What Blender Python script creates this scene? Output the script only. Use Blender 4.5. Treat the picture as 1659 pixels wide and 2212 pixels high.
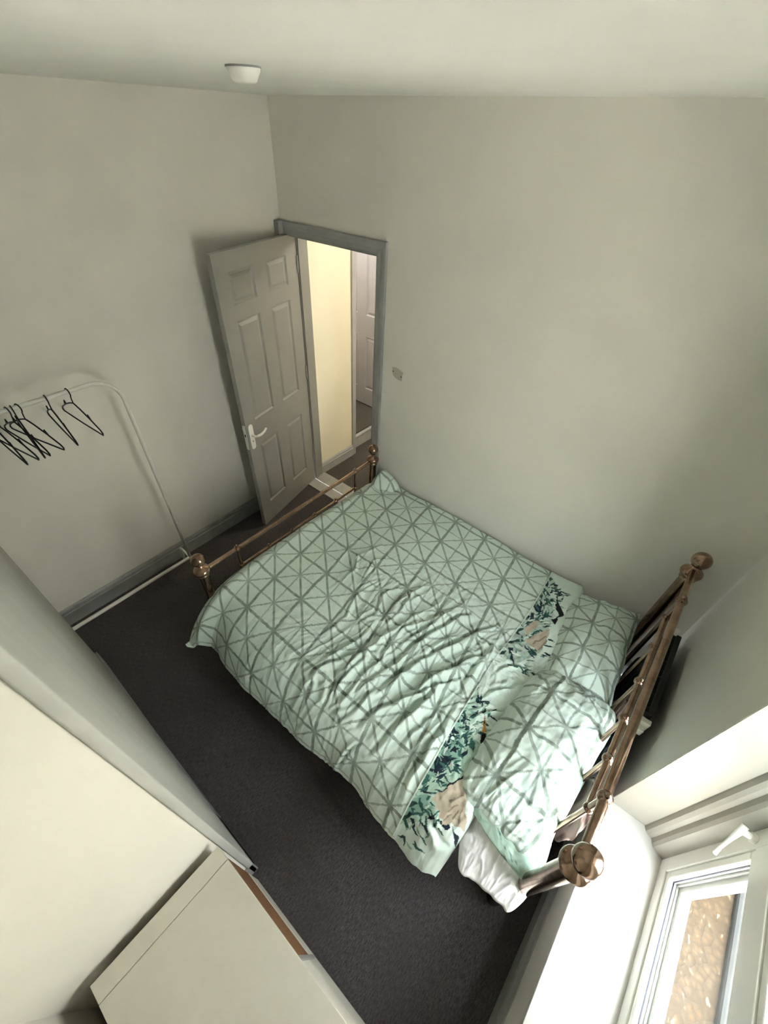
import bpy, bmesh, math, random
import numpy as np
from mathutils import Matrix, Vector

random.seed(7)
rng = np.random.default_rng(7)
scene = bpy.context.scene
for o in list(bpy.data.objects):
    bpy.data.objects.remove(o)
COL = scene.collection

# ------------------------------------------------------------------ camera
FW, FH = 1659, 2212
cam_d = bpy.data.cameras.new('camera')
cam = bpy.data.objects.new('camera', cam_d)
COL.objects.link(cam)
R_ = Vector((0.75899003, 0.65037864, 0.03068804))
U_ = Vector((-0.47292761, 0.51828379, 0.71254571))
F_ = Vector((-0.4475194, 0.55532832, -0.70095424))
M = Matrix((R_, U_, -F_)).transposed().to_4x4()
M.translation = Vector((2.55667, -2.09033, 2.51946))
cam.matrix_world = M
cam_d.sensor_fit = 'HORIZONTAL'
cam_d.sensor_width = 36.0
cam_d.lens = 895.654 * 36.0 / FW
cam_d.shift_x = 22.19 / FW
cam_d.shift_y = 39.29 / FW
cam_d.clip_start = 0.02
scene.camera = cam

# ------------------------------------------------------------------ sky and exposure
SKY = 50.0
world = bpy.data.worlds.new('overcast_sky')
scene.world = world
world.use_nodes = True
nt = world.node_tree
bg = nt.nodes['Background']
bg.inputs['Color'].default_value = (0.95, 1.0, 1.04, 1)
bg.inputs['Strength'].default_value = SKY
vs = scene.view_settings
vs.view_transform = 'Standard'
vs.look = 'None'
vs.gamma = 1.0
vs.use_curve_mapping = False
vs.exposure = -0.33
scene.display_settings.display_device = 'sRGB'
cy = scene.cycles
cy.use_denoising = True
cy.max_bounces = 10
cy.diffuse_bounces = 7
cy.glossy_bounces = 4
cy.transmission_bounces = 6
cy.sample_clamp_indirect = 80.0
cy.caustics_reflective = False
cy.caustics_refractive = False

sd = bpy.data.lights.new('sun', 'SUN')
sd.energy = 400.0
sd.angle = math.radians(0.6)
sd.color = (1.0, .985, .95)
so = bpy.data.objects.new('sun', sd)
COL.objects.link(so)
so.rotation_euler = Vector((.285, .10, -.955)).to_track_quat('-Z', 'Y').to_euler()

# daylight portal in the window opening: only guides sampling of the sky
L = 3.103            # window wall
WY0, WY1, WZ0, WZ1 = -1.86, -0.984, 0.374, 1.88
pl = bpy.data.lights.new('window_portal', 'AREA')
pl.shape = 'RECTANGLE'
pl.size = WZ1 - WZ0
pl.size_y = WY1 - WY0
pl.cycles.is_portal = True
po = bpy.data.objects.new('window_portal', pl)
COL.objects.link(po)
po.location = (L + 0.345, (WY0 + WY1) / 2, (WZ0 + WZ1) / 2)
po.rotation_euler = (0, math.radians(90), 0)

# ------------------------------------------------------------------ helpers
def lin(c):
    return tuple(((v / 12.92) if v <= 0.04045 else ((v + 0.055) / 1.055) ** 2.4) for v in c)

def hexc(r, g, b):
    return lin((r / 255, g / 255, b / 255))

class NT:
    """small node helper"""
    def __init__(s, name):
        s.m = bpy.data.materials.new(name)
        s.m.use_nodes = True
        s.t = s.m.node_tree
        s.b = s.t.nodes['Principled BSDF']
    def n(s, typ, **kw):
        nd = s.t.nodes.new(typ)
        for k, v in kw.items():
            setattr(nd, k, v)
        return nd
    def link(s, a, b):
        s.t.links.new(a, b)
    def val(s, sock, v):
        if hasattr(v, 'links'):
            s.link(v, sock)
        else:
            sock.default_value = v
    def math(s, op, a, b=None, c=None):
        nd = s.n('ShaderNodeMath', operation=op)
        s.val(nd.inputs[0], a)
        if b is not None: s.val(nd.inputs[1], b)
        if c is not None: s.val(nd.inputs[2], c)
        return nd.outputs[0]
    def mix(s, fac, a, b, mode='MIX'):
        nd = s.n('ShaderNodeMix', data_type='RGBA', blend_type=mode)
        s.val(nd.inputs[0], fac)
        for i, v in ((6, a), (7, b)):
            if hasattr(v, 'links'): s.link(v, nd.inputs[i])
            else: nd.inputs[i].default_value = (*v[:3], 1)
        return nd.outputs[2]
    def noise(s, vec=None, scale=5, detail=4, rough=0.5, dim='3D'):
        nd = s.n('ShaderNodeTexNoise', noise_dimensions=dim)
        nd.inputs['Scale'].default_value = scale
        nd.inputs['Detail'].default_value = detail
        nd.inputs['Roughness'].default_value = rough
        if vec is not None: s.link(vec, nd.inputs['Vector'])
        return nd.outputs['Fac']
    def obj(s):
        return s.n('ShaderNodeTexCoord').outputs['Object']
    def geo(s):
        return s.n('ShaderNodeNewGeometry').outputs['Position']
    def ramp(s, v, lo, hi, a=0.0, b=1.0, smooth=False):
        nd = s.n('ShaderNodeMapRange', interpolation_type='SMOOTHSTEP' if smooth else 'LINEAR')
        s.link(v, nd.inputs[0])
        for i, q in ((1, lo), (2, hi), (3, a), (4, b)): nd.inputs[i].default_value = q
        return nd.outputs[0]
    def bump(s, h, strength=0.3, dist=0.01):
        nd = s.n('ShaderNodeBump')
        nd.inputs['Strength'].default_value = strength
        nd.inputs['Distance'].default_value = dist
        s.link(h, nd.inputs['Height'])
        s.link(nd.outputs[0], s.b.inputs['Normal'])
    def scale(s, vec, sc):
        nd = s.n('ShaderNodeVectorMath', operation='MULTIPLY')
        s.link(vec, nd.inputs[0]); nd.inputs[1].default_value = sc
        return nd.outputs[0]

def mat(name, col, rough=0.5, metal=0.0, spec=0.5, var=0.0, vscale=8, bump=0.0, bscale=60, bdist=0.004):
    m = NT(name)
    m.b.inputs['Roughness'].default_value = rough
    m.b.inputs['Metallic'].default_value = metal
    m.b.inputs['Specular IOR Level'].default_value = spec
    if var:
        f = m.noise(m.geo(), vscale, 4)
        a = tuple(v * (1 - var) for v in col); b = tuple(min(1, v * (1 + var)) for v in col)
        m.link(m.mix(m.ramp(f, .3, .7), a, b), m.b.inputs['Base Color'])
    else:
        m.b.inputs['Base Color'].default_value = (*col, 1)
    if bump:
        m.bump(m.noise(m.geo(), bscale, 5, .6), bump, bdist)
    return m.m

class MB:
    def __init__(s):
        s.v = []; s.f = []
    def add(s, vs, fs):
        o = len(s.v)
        s.v += [tuple(map(float, q)) for q in vs]
        s.f += [tuple(i + o for i in q) for q in fs]
        return s
    def box(s, x0, x1, y0, y1, z0, z1):
        return s.add([(x0, y0, z0), (x1, y0, z0), (x1, y1, z0), (x0, y1, z0), (x0, y0, z1), (x1, y0, z1), (x1, y1, z1), (x0, y1, z1)],
                     [(0, 3, 2, 1), (4, 5, 6, 7), (0, 1, 5, 4), (1, 2, 6, 5), (2, 3, 7, 6), (3, 0, 4, 7)])
    def tube(s, pts, r, n=12, caps=True, closed=False):
        P = [Vector(p) for p in pts]
        k = len(P)
        rr = r if hasattr(r, '__len__') else [r] * k
        tang = []
        for i in range(k):
            a = P[(i - 1) % k] if (closed or i > 0) else P[i]
            b = P[(i + 1) % k] if (closed or i < k - 1) else P[i]
            tang.append((b - a).normalized())
        t = tang[0]
        u = t.orthogonal().normalized()
        vs = []
        for i in range(k):
            if i:
                q = tang[i - 1].rotation_difference(tang[i]); u = (q @ u).normalized()
            w = tang[i].cross(u).normalized()
            for j in range(n):
                a = 2 * math.pi * j / n
                vs.append(P[i] + (u * math.cos(a) + w * math.sin(a)) * rr[i])
        fs = []
        for i in range(k if closed else k - 1):
            for j in range(n):
                a = i * n + j; b = i * n + (j + 1) % n
                c = ((i + 1) % k) * n + (j + 1) % n; d = ((i + 1) % k) * n + j
                fs.append((a, b, c, d))
        if caps and not closed:
            fs.append(tuple(reversed(range(n)))); fs.append(tuple((k - 1) * n + j for j in range(n)))
        return s.add(vs, fs)
    def lathe(s, prof, c=(0, 0, 0), n=28):
        """prof: list of (radius, z) bottom to top"""
        vs = []; fs = []
        for r, z in prof:
            for j in range(n):
                a = 2 * math.pi * j / n
                vs.append((c[0] + r * math.cos(a), c[1] + r * math.sin(a), c[2] + z))
        for i in range(len(prof) - 1):
            for j in range(n):
                fs.append((i * n + j, i * n + (j + 1) % n, (i + 1) * n + (j + 1) % n, (i + 1) * n + j))
        fs.append(tuple(reversed(range(n)))); fs.append(tuple((len(prof) - 1) * n + j for j in range(n)))
        return s.add(vs, fs)
    def sphere(s, c, r, n=20, sz=1.0):
        prof = [(max(1e-4, r * math.sin(math.pi * i / n)), -r * sz * math.cos(math.pi * i / n)) for i in range(n + 1)]
        return s.lathe(prof, c, n)
    def sweep(s, prof, path, up=(0, 0, 1)):
        """prof: (out, z) closed outline; path: list of (x,y); out is to the LEFT of the travel direction"""
        k = len(path); n = len(prof); vs = []
        for i in range(k):
            p = Vector(path[i])
            d0 = (Vector(path[i]) - Vector(path[i - 1])).normalized() if i > 0 else None
            d1 = (Vector(path[i + 1]) - Vector(path[i])).normalized() if i < k - 1 else None
            if d0 is None: d0 = d1
            if d1 is None: d1 = d0
            n0 = Vector((-d0.y, d0.x)); n1 = Vector((-d1.y, d1.x))
            m = (n0 + n1); m = m / max(1e-6, m.dot(n0))
            for o, z in prof:
                q = p + m * o
                vs.append((q.x, q.y, z))
        fs = []
        for i in range(k - 1):
            for j in range(n):
                fs.append((i * n + j, (i + 1) * n + j, (i + 1) * n + (j + 1) % n, i * n + (j + 1) % n))
        fs.append(tuple(range(n))); fs.append(tuple(reversed([(k - 1) * n + j for j in range(n)])))
        return s.add(vs, fs)
    def prism(s, poly, axis, a, b):
        """poly: 2D outline in the two other axes; extruded along axis from a to b"""
        def pt(p, t):
            if axis == 'x': return (t, p[0], p[1])
            if axis == 'y': return (p[0], t, p[1])
            return (p[0], p[1], t)
        n = len(poly)
        vs = [pt(p, a) for p in poly] + [pt(p, b) for p in poly]
        fs = [tuple(reversed(range(n))), tuple(range(n, 2 * n))] + [(i, (i + 1) % n, n + (i + 1) % n, n + i) for i in range(n)]
        return s.add(vs, fs)
    def build(s, name, material, parent=None, smooth=False, bevel=0.0, local=False, segs=2, autos=None):
        me = bpy.data.meshes.new(name)
        off = Vector((0, 0, 0))
        if parent is not None and not local:
            off = wloc(parent)
        me.from_pydata([tuple(Vector(q) - off) for q in s.v], [], s.f)
        bm = bmesh.new(); bm.from_mesh(me)
        bmesh.ops.recalc_face_normals(bm, faces=bm.faces)
        if bevel:
            bmesh.ops.bevel(bm, geom=[e for e in bm.edges if e.is_manifold and e.calc_face_angle(0) > 0.5], offset=bevel, segments=segs, affect='EDGES', profile=0.5)
        bm.to_mesh(me); bm.free()
        if smooth:
            for q in me.polygons: q.use_smooth = True
            if autos:
                sharp(me, autos)
        me.materials.append(material)
        o = bpy.data.objects.new(name, me)
        COL.objects.link(o)
        if parent is not None: o.parent = parent
        return o

def sharp(me, ang):
    bm = bmesh.new(); bm.from_mesh(me)
    for e in bm.edges:
        if len(e.link_faces) == 2 and e.calc_face_angle(0) > ang: e.smooth = False
    bm.to_mesh(me); bm.free()

def wloc(o):
    v = Vector((0, 0, 0))
    while o is not None:
        v = v + Vector(o.location); o = o.parent
    return v

def empty(name, loc=(0, 0, 0), rz=0.0):
    o = bpy.data.objects.new(name, None)
    o.empty_display_size = 0.05
    COL.objects.link(o)
    o.location = loc; o.rotation_euler = (0, 0, rz)
    return o

def tag(o, label, cat, group=None, kind=None):
    o['label'] = label; o['category'] = cat
    if group: o['group'] = group
    if kind: o['kind'] = kind
    return o

def struct(o, label, cat):
    return tag(o, label, cat, kind='structure')

def grid_obj(name, P, material, parent=None, uv=None, cols=None, flip=False):
    """P: (n,m,3) array -> smooth quad grid, with optional uv (n,m,2) and colour attribute (n,m,3)"""
    n, m = P.shape[:2]
    off = np.array(wloc(parent)) if parent is not None else 0
    idx = np.arange(n * m).reshape(n, m)
    q = np.stack([idx[:-1, :-1], idx[1:, :-1], idx[1:, 1:], idx[:-1, 1:]], -1).reshape(-1, 4)
    if flip: q = q[:, ::-1]
    me = bpy.data.meshes.new(name)
    me.vertices.add(n * m); me.vertices.foreach_set('co', (P - off).reshape(-1).astype(np.float32))
    me.loops.add(q.size); me.loops.foreach_set('vertex_index', q.reshape(-1).astype(np.int32))
    me.polygons.add(len(q))
    me.polygons.foreach_set('loop_start', np.arange(0, q.size, 4, dtype=np.int32))
    me.polygons.foreach_set('use_smooth', np.ones(len(q), dtype=bool))
    me.update(calc_edges=True)
    if uv is not None:
        l = me.uv_layers.new(name='UVMap')
        l.data.foreach_set('uv', uv.reshape(-1, 2)[q.reshape(-1)].reshape(-1).astype(np.float32))
    if cols is not None:
        at = me.color_attributes.new('print', 'FLOAT_COLOR', 'POINT')
        c4 = np.ones((n * m, 4), np.float32); c4[:, :cols.shape[-1]] = cols.reshape(n * m, -1)
        at.data.foreach_set('color', c4.reshape(-1))
    me.validate()
    me.materials.append(material)
    o = bpy.data.objects.new(name, me); COL.objects.link(o)
    if parent is not None: o.parent = parent
    return o

_tabs = {}
def vnoise(x, y, seed=0):
    """smooth value noise, about -1..1"""
    if seed not in _tabs:
        _tabs[seed] = np.random.default_rng(1000 + seed).uniform(-1, 1, (256, 256))
    T = _tabs[seed]
    x = np.asarray(x, float) + 500.0; y = np.asarray(y, float) + 500.0
    xi = np.floor(x).astype(int); yi = np.floor(y).astype(int)
    fx = x - xi; fy = y - yi
    fx = fx * fx * fx * (fx * (fx * 6 - 15) + 10); fy = fy * fy * fy * (fy * (fy * 6 - 15) + 10)
    g = lambda a, b: T[a % 256, b % 256]
    return (g(xi, yi) * (1 - fx) + g(xi + 1, yi) * fx) * (1 - fy) + (g(xi, yi + 1) * (1 - fx) + g(xi + 1, yi + 1) * fx) * fy

def sstep(a, b, x):
    t = np.clip((np.asarray(x, float) - a) / (b - a), 0, 1)
    return t * t * (3 - 2 * t)

def tri(x):
    return np.abs((x % 1.0) * 2 - 1)        # 0..1 triangle wave

# ------------------------------------------------------------------ materials
def paint(name, col, var=0.03, bump=0.08, rough=0.75, streak=False):
    m = NT(name)
    p = m.geo()
    f = m.noise(p, 2.2, 4, .55)
    if streak:
        s2 = m.noise(m.scale(p, (14, 14, .9)), 1.0, 4, .6)
        f = m.math('ADD', m.math('MULTIPLY', f, .35), m.math('MULTIPLY', s2, .65))
    a = tuple(v * (1 - var) for v in col); b = tuple(min(1, v * (1 + var)) for v in col)
    m.link(m.mix(m.ramp(f, .32, .68), a, b), m.b.inputs['Base Color'])
    m.b.inputs['Roughness'].default_value = rough
    m.b.inputs['Specular IOR Level'].default_value = .3
    m.bump(m.noise(p, 160, 3, .6), bump, .002)
    return m.m

M_wall = paint('wall_paint', (0.72, 0.70, 0.64))
M_ceil = paint('ceiling_paint', (0.82, 0.82, 0.785))
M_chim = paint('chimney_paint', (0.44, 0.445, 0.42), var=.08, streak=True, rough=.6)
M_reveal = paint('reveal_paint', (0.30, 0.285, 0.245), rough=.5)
M_sill = paint('sill_gloss_paint', (0.60, 0.60, 0.575), rough=.35, bump=.05)
M_hall = paint('hall_cream_paint', (0.84, 0.79, 0.64))
M_dgrey = mat('dark_grey_gloss_paint', (0.30, 0.30, 0.295), .42, var=.08, vscale=12, bump=.05, bscale=90)
M_lgrey = mat('pale_grey_gloss_paint', (0.29, 0.285, 0.265), .45, var=.04, vscale=6, bump=.08, bscale=70)
M_door2 = mat('lilac_grey_gloss_paint', (0.42, 0.41, 0.45), .3, var=.03, vscale=6)
M_hgrey = mat('hall_grey_paint', (0.40, 0.40, 0.42), .45, var=.07, vscale=14)
M_thr = mat('worn_grey_threshold_paint', (0.36, 0.355, 0.33), .55, var=.10, vscale=30, bump=.1, bscale=50)
M_upvc = mat('white_upvc', (0.68, 0.68, 0.64), .28)
M_plastic = mat('white_plastic', (0.80, 0.79, 0.74), .35)
M_seal = mat('black_rubber_seal', (0.015, 0.017, 0.03), .6)
M_black = mat('black_plastic', (0.006, 0.006, 0.006), .5)
M_rail = mat('white_coated_steel', (0.70, 0.69, 0.64), .35)
M_white = mat('white_laminate', (0.60, 0.575, 0.50), .4, var=.02, vscale=30)
M_brown = mat('raw_hardboard', (0.17, 0.075, 0.025), .8, var=.35, vscale=120)
M_dark = mat('gap_shade', (0.01, 0.01, 0.012), .8)  # stands in for the shade of the gap under the chest top
M_iron = mat('black_painted_iron', (0.012, 0.012, 0.013), .5)
M_sheet = mat('white_cotton', (0.80, 0.79, 0.80), .9, var=.03, vscale=9, bump=.1, bscale=900, bdist=.0006)
M_scar = mat('bare_filler', (0.50, 0.48, 0.41), .9, var=.06, vscale=60, bump=.15, bscale=200)

def brass():
    m = NT('antique_brass')
    f = m.noise(m.geo(), 22, 5, .6)
    m.link(m.mix(m.ramp(f, .35, .75), (0.27, 0.175, 0.125), (0.45, 0.32, 0.24)), m.b.inputs['Base Color'])
    m.b.inputs['Metallic'].default_value = 1.0
    m.link(m.ramp(m.noise(m.geo(), 40, 4), .3, .8, .12, .26), m.b.inputs['Roughness'])
    return m.m
M_brass = brass()

def carpet(name, a, b, c):
    m = NT(name)
    p = m.geo()
    f1 = m.noise(m.scale(p, (1, 1, 1)), 210, 5, .85)
    f2 = m.noise(p, 3.2, 4, .6)
    f3 = m.noise(m.scale(p, (1.0, .22, 1)), 190, 3, .75)
    fib = m.math('ADD', m.math('MULTIPLY', f1, .5), m.math('MULTIPLY', f3, .5))
    c1 = m.mix(m.ramp(fib, .40, .60), a, b)
    c2 = m.mix(m.ramp(f2, .35, .7, 0, .55), c1, c, 'MIX')
    lint = m.ramp(m.noise(p, 150, 2, .5), .79, .82)
    m.link(m.mix(m.math('MULTIPLY', lint, .35), c2, (.22, .2, .2)), m.b.inputs['Base Color'])
    m.b.inputs['Roughness'].default_value = 1.0
    m.b.inputs['Specular IOR Level'].default_value = 0.1
    m.b.inputs['Sheen Weight'].default_value = .15
    m.bump(fib, .9, .006)
    return m.m
M_carpet = carpet('charcoal_carpet', (.025, .0215, .0215), (.11, .096, .096), (.046, .037, .034))
M_carpet_h = carpet('hall_carpet', (.03, .025, .022), (.13, .115, .105), (.05, .04, .034))

def fabric(name, base=(.645, .765, .70), line=(.125, .16, .125), lines=True, prn=False):
    """sage cotton with a printed lattice of brushed lines; UV is in pattern repeats"""
    m = NT(name)
    col = base
    tc = m.n('ShaderNodeTexCoord')
    if lines:
        sep = m.n('ShaderNodeSeparateXYZ'); m.link(tc.outputs['UV'], sep.inputs[0])
        wob = m.noise(tc.outputs['UV'], 9, 3, .6, '2D')
        wob2 = m.noise(m.scale(tc.outputs['UV'], (1, 1.01, 1)), 34, 2, .6, '2D')
        wv = m.math('ADD', m.math('MULTIPLY', m.math('SUBTRACT', wob, .5), .03), m.math('MULTIPLY', m.math('SUBTRACT', wob2, .5), .035))
        x = m.math('ADD', sep.outputs[0], wv); y = m.math('SUBTRACT', sep.outputs[1], wv)
        def fam(v, w, k=1.0, soft=.012):
            d = m.math('MULTIPLY', m.math('PINGPONG', v, .5), k)
            return m.ramp(d, w + soft, w - soft * .4, 0, 1, True)
        thick, thin = .032, .016
        xh = m.math('ADD', x, .5); yh = m.math('ADD', y, .5)
        sm = m.math('ADD', x, y); df = m.math('SUBTRACT', x, y)
        r2 = .7071
        f = [m.math('MULTIPLY', fam(x, thick), .82), m.math('MULTIPLY', fam(y, thick * .9), .78), m.math('MULTIPLY', fam(xh, thin), .6), m.math('MULTIPLY', fam(yh, thin), .6),
             m.math('MULTIPLY', fam(sm, thick * .8, r2), .72), m.math('MULTIPLY', fam(df, thin, r2), .66)]
        k = f[0]
        for q in f[1:]: k = m.math('MAXIMUM', k, q)
        # thorny ticks along the thin lines
        brk = m.ramp(m.noise(tc.outputs['UV'], 5, 3, .6, '2D'), .25, .65, .65, 1.0)
        col = m.mix(m.math('MULTIPLY', k, brk), base, line)
    if prn:
        at = m.n('ShaderNodeVertexColor'); at.layer_name = 'print'
        if lines:
            col = m.mix(at.outputs['Alpha'], col, at.outputs['Color'])
        else:
            col = at.outputs['Color']
    if hasattr(col, 'links'): m.link(col, m.b.inputs['Base Color'])
    else: m.b.inputs['Base Color'].default_value = (*col, 1)
    m.b.inputs['Roughness'].default_value = .85
    m.b.inputs['Specular IOR Level'].default_value = .25
    m.b.inputs['Sheen Weight'].default_value = .08
    m.bump(m.noise(tc.outputs['Object'], 1300, 2, .5), .12, .0006)
    return m.m
M_duvet = fabric('sage_lattice_cotton')
M_duvetp = fabric('sage_lattice_and_leaf_cotton', prn=True)
M_border = fabric('leaf_and_crane_print_cotton', lines=False, prn=True)
M_pink = mat('dusty_pink_cotton', (.30, .225, .205), .95, var=.08, vscale=20, bump=.2, bscale=500)
M_char = mat('charcoal_jersey', (.022, .023, .03), .95, var=.1, vscale=20, bump=.2, bscale=500)

def outside_ground():
    m = NT('tan_gravel')
    p = m.geo()
    v = m.n('ShaderNodeTexVoronoi'); v.inputs['Scale'].default_value = 26; m.link(p, v.inputs['Vector'])
    f = m.noise(p, 2.2, 4, .6)
    c = m.mix(m.ramp(f, .38, .66), (.062, .044, .026), (.066, .034, .016))
    c = m.mix(m.ramp(v.outputs['Distance'], .0, .5), c, (.036, .026, .016), 'MIX')
    fl = m.ramp(m.noise(m.scale(p, (1, .45, 1)), 30, 2, .5), .64, .70)
    m.link(m.mix(fl, c, (.11, .092, .066)), m.b.inputs['Base Color'])
    m.b.inputs['Roughness'].default_value = .95
    m.b.inputs['Specular IOR Level'].default_value = 0
    m.bump(v.outputs['Distance'], .6, .02)
    return m.m
M_ground = outside_ground()
M_conc = mat('grey_concrete', (.045, .046, .045), .9, spec=0.0, var=.12, vscale=14, bump=.3, bscale=60)
M_brick = mat('pale_render', (.46, .45, .42), .9, var=.2, vscale=8)
M_pave = mat('bounce_paving', (.40, .38, .34), .9, var=.1, vscale=3)
def glass_mat():
    m = NT('window_glass')
    t = m.t
    tr = m.n('ShaderNodeBsdfTransparent'); tr.inputs[0].default_value = (.96, .97, .965, 1)
    gl = m.n('ShaderNodeBsdfGlossy'); gl.inputs['Roughness'].default_value = .01
    mx = m.n('ShaderNodeMixShader')
    mx.inputs[0].default_value = .05; m.link(tr.outputs[0], mx.inputs[1]); m.link(gl.outputs[0], mx.inputs[2])
    out = [n for n in t.nodes if n.type == 'OUTPUT_MATERIAL'][0]
    m.link(mx.outputs[0], out.inputs['Surface'])
    t.nodes.remove(m.b)
    return m.m
M_glass = glass_mat()
# ================================================================== the room shell
H = 2.607
YF = -2.72                        # wall behind the chest of drawers
DC, CX1, CX2 = 2.184, 0.47, 2.022  # chimney breast front and sides
OX0, OX1, OH = 0.045, 0.825, 2.0   # bedroom doorway
WT = 0.16                         # back wall thickness

struct(MB().box(0, L, YF, -0.045, -0.12, 0).build('floor', M_carpet), 'charcoal grey carpet across the bedroom floor', 'floor')
struct(MB().box(-.15, L + .4, YF - .15, WT, H, H + .12).build('ceiling', M_ceil), 'plain white bedroom ceiling above the bed', 'ceiling')
struct(MB().box(-.14, 0, YF - .14, 0.0, -.12, H).build('wall_left', M_wall), 'off-white wall behind the clothes rail and open door', 'wall')
w = MB().box(0, OX0, 0, WT, 0, OH).box(OX1, L + .4, 0, WT, -.12, H).box(-.14, OX1, 0, WT, OH, H)
struct(w.build('wall_back', M_wall), 'off-white wall with the doorway, alongside the bed', 'wall')
XO = L + 0.337
w = MB().box(L, XO, WY1, 0, -.12, H).box(L, XO, YF - .14, WY0, -.12, H).box(L, XO, WY0, WY1, -.12, WZ0 - .03).box(L, XO, WY0, WY1, WZ1, H)
struct(w.build('wall_right', M_wall), 'off-white wall holding the low window behind the headboard', 'wall')
struct(MB().box(-.14, L, YF - .14, YF, -.12, H).build('wall_front', M_wall), 'off-white alcove wall behind the white drawers', 'wall')
chim = empty('wall_chimney', (CX1, -DC, 0))
struct(chim, 'off-white chimney breast projecting between two alcoves', 'wall')
MB().box(CX1 + .006, CX2 - .010, YF, -DC - .028, 0, H).build('core', M_wall, chim)
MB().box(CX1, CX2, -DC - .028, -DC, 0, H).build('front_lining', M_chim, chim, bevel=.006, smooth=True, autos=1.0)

SK = [(0, 0), (.018, 0), (.018, .098), (.0125, .104), (.0125, .112), (.015, .117), (.012, .128), (.006, .139), (0, .14)]
def skirting(name, path, m, label, h=1.0):
    o = MB().sweep([(a, z * h) for a, z in SK], path).build(name, m)
    return struct(o, label, 'skirting board')
skirting('baseboard_left', [(0, -0.02), (0, YF)], M_dgrey, 'dark grey moulded skirting behind the clothes rail')
skirting('baseboard_back', [(L, 0), (OX1 + .075, 0)], M_dgrey, 'dark grey skirting low behind the bed')
skirting('baseboard_right', [(L, YF), (L, 0)], M_lgrey, 'grey moulded skirting under the window sill')
skirting('baseboard_front', [(CX2, YF), (L, YF)], M_dgrey, 'grey skirting behind the white drawers')
# the chimney skirting has come a little away from the wall at its far end
sk = empty('baseboard_chimney', (CX2, -DC, 0))
struct(sk, 'grey skirting along the chimney breast, loose at its far end', 'skirting board')
MB().sweep(SK, [(CX2 - .012, -DC - .05), (CX2, -DC - .05), (CX2, -DC), (1.25, -DC + .0), (CX1 + .0, -DC + .014)][1:]).build('board', M_lgrey, sk)
MB().box(CX1 + .004, CX2 - .3, -DC - .0, -DC + .003, .0, .15).build('backing_strip', M_dgrey, sk)

# ------------------------------------------------------------------ bedroom doorway
tr = empty('trim_1', (OX0, 0, 0))
struct(tr, 'dark grey door frame around the open bedroom doorway', 'door frame')
AP = [(0, -.002), (.0, -.016), (.012, -.020), (.03, -.017), (.05, -.022), (.066, -.020), (.069, -.012), (.069, -.002)]
def arch_v(x, s, z0, z1):
    m = MB(); n = len(AP)
    m.add([(x + s * a, b, z0) for a, b in AP] + [(x + s * a, b, z1 + (a)) for a, b in AP],
          [tuple(range(n)), tuple(range(n, 2 * n))] + [(i, (i + 1) % n, n + (i + 1) % n, n + i) for i in range(n)])
    return m
arch_v(OX1 - .004, 1, 0, OH - .004).build('side_architrave', M_dgrey, tr)
m = MB(); n = len(AP)
m.add([(0.0, b, OH - .004 + a) for a, b in AP] + [(OX1 - .004 + a, b, OH - .004 + a) for a, b in AP],
      [tuple(range(n)), tuple(range(n, 2 * n))] + [(i, (i + 1) % n, n + (i + 1) % n, n + i) for i in range(n)])
m.build('head_architrave', M_dgrey, tr)
MB().box(.0, .05, -.055, -.018, OH - .004, OH + .066).build('head_packer', M_dgrey, tr, bevel=.006)
MB().box(OX0, OX0 + .014, .068, WT + .004, 0, OH).box(OX0, OX0 + .024, .075, .105, 0, OH).build('hinge_jamb', M_lgrey, tr)
MB().box(OX1 - .014, OX1, .0, WT + .004, 0, OH).build('latch_jamb', M_dgrey, tr)
MB().box(OX0, OX1, .0, WT + .004, OH - .014, OH).build('head_jamb', M_dgrey, tr)
MB().box(OX0, OX1, -.045, .062, -.02, .010).build('threshold_board', M_thr, tr, bevel=.004)
MB().box(OX0, OX1, .068, .195, -.02, .014).build('threshold_board', M_thr, tr, bevel=.004)

def six_panel(parent, w, h, t, m, sx=1.0, sz=1.0):
    """leaf in local space: X across, Z up, front face y=0, back y=-t"""
    xs = [0, .115 * sx, .325 * sx, .44 * sx, .655 * sx, w]
    zs = [0, .19 * sz, .75 * sz, .957 * sz, 1.617 * sz, 1.705 * sz, 1.88 * sz, h]
    b = MB()
    for i in (0, 2, 4): b.box(xs[i], xs[i + 1], -t, 0, 0, h)
    for i in (1, 3):
        for j in (0, 2, 4, 6): b.box(xs[i], xs[i + 1], -t, 0, zs[j], zs[j + 1])
    leaf = b.build('leaf', m, parent, local=True)
    bm = bmesh.new(); bm.from_mesh(leaf.data)
    bmesh.ops.remove_doubles(bm, verts=bm.verts, dist=1e-5); bm.to_mesh(leaf.data); bm.free()
    for i in (1, 3):
        for j in (1, 3, 5):
            x0, x1, z0, z1 = xs[i], xs[i + 1], zs[j], zs[j + 1]
            q = MB()
            for sgn, y0 in ((1, 0), (-1, -t)):
                def ring(ins, dep):
                    return [(x0 + ins, y0 - sgn * dep, z0 + ins), (x1 - ins, y0 - sgn * dep, z0 + ins), (x1 - ins, y0 - sgn * dep, z1 - ins), (x0 + ins, y0 - sgn * dep, z1 - ins)]
                rs = ring(0, .001) + ring(.010, .0095) + ring(.016, .0095) + ring(.034, .0025)
                fs = [(12, 13, 14, 15)]
                for k in range(3):
                    for c in range(4): fs.append((4 * k + c, 4 * k + (c + 1) % 4, 4 * k + 4 + (c + 1) % 4, 4 * k + 4 + c))
                q.add(rs, fs)
            q.build('panel', m, parent, local=True)
    return leaf

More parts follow.
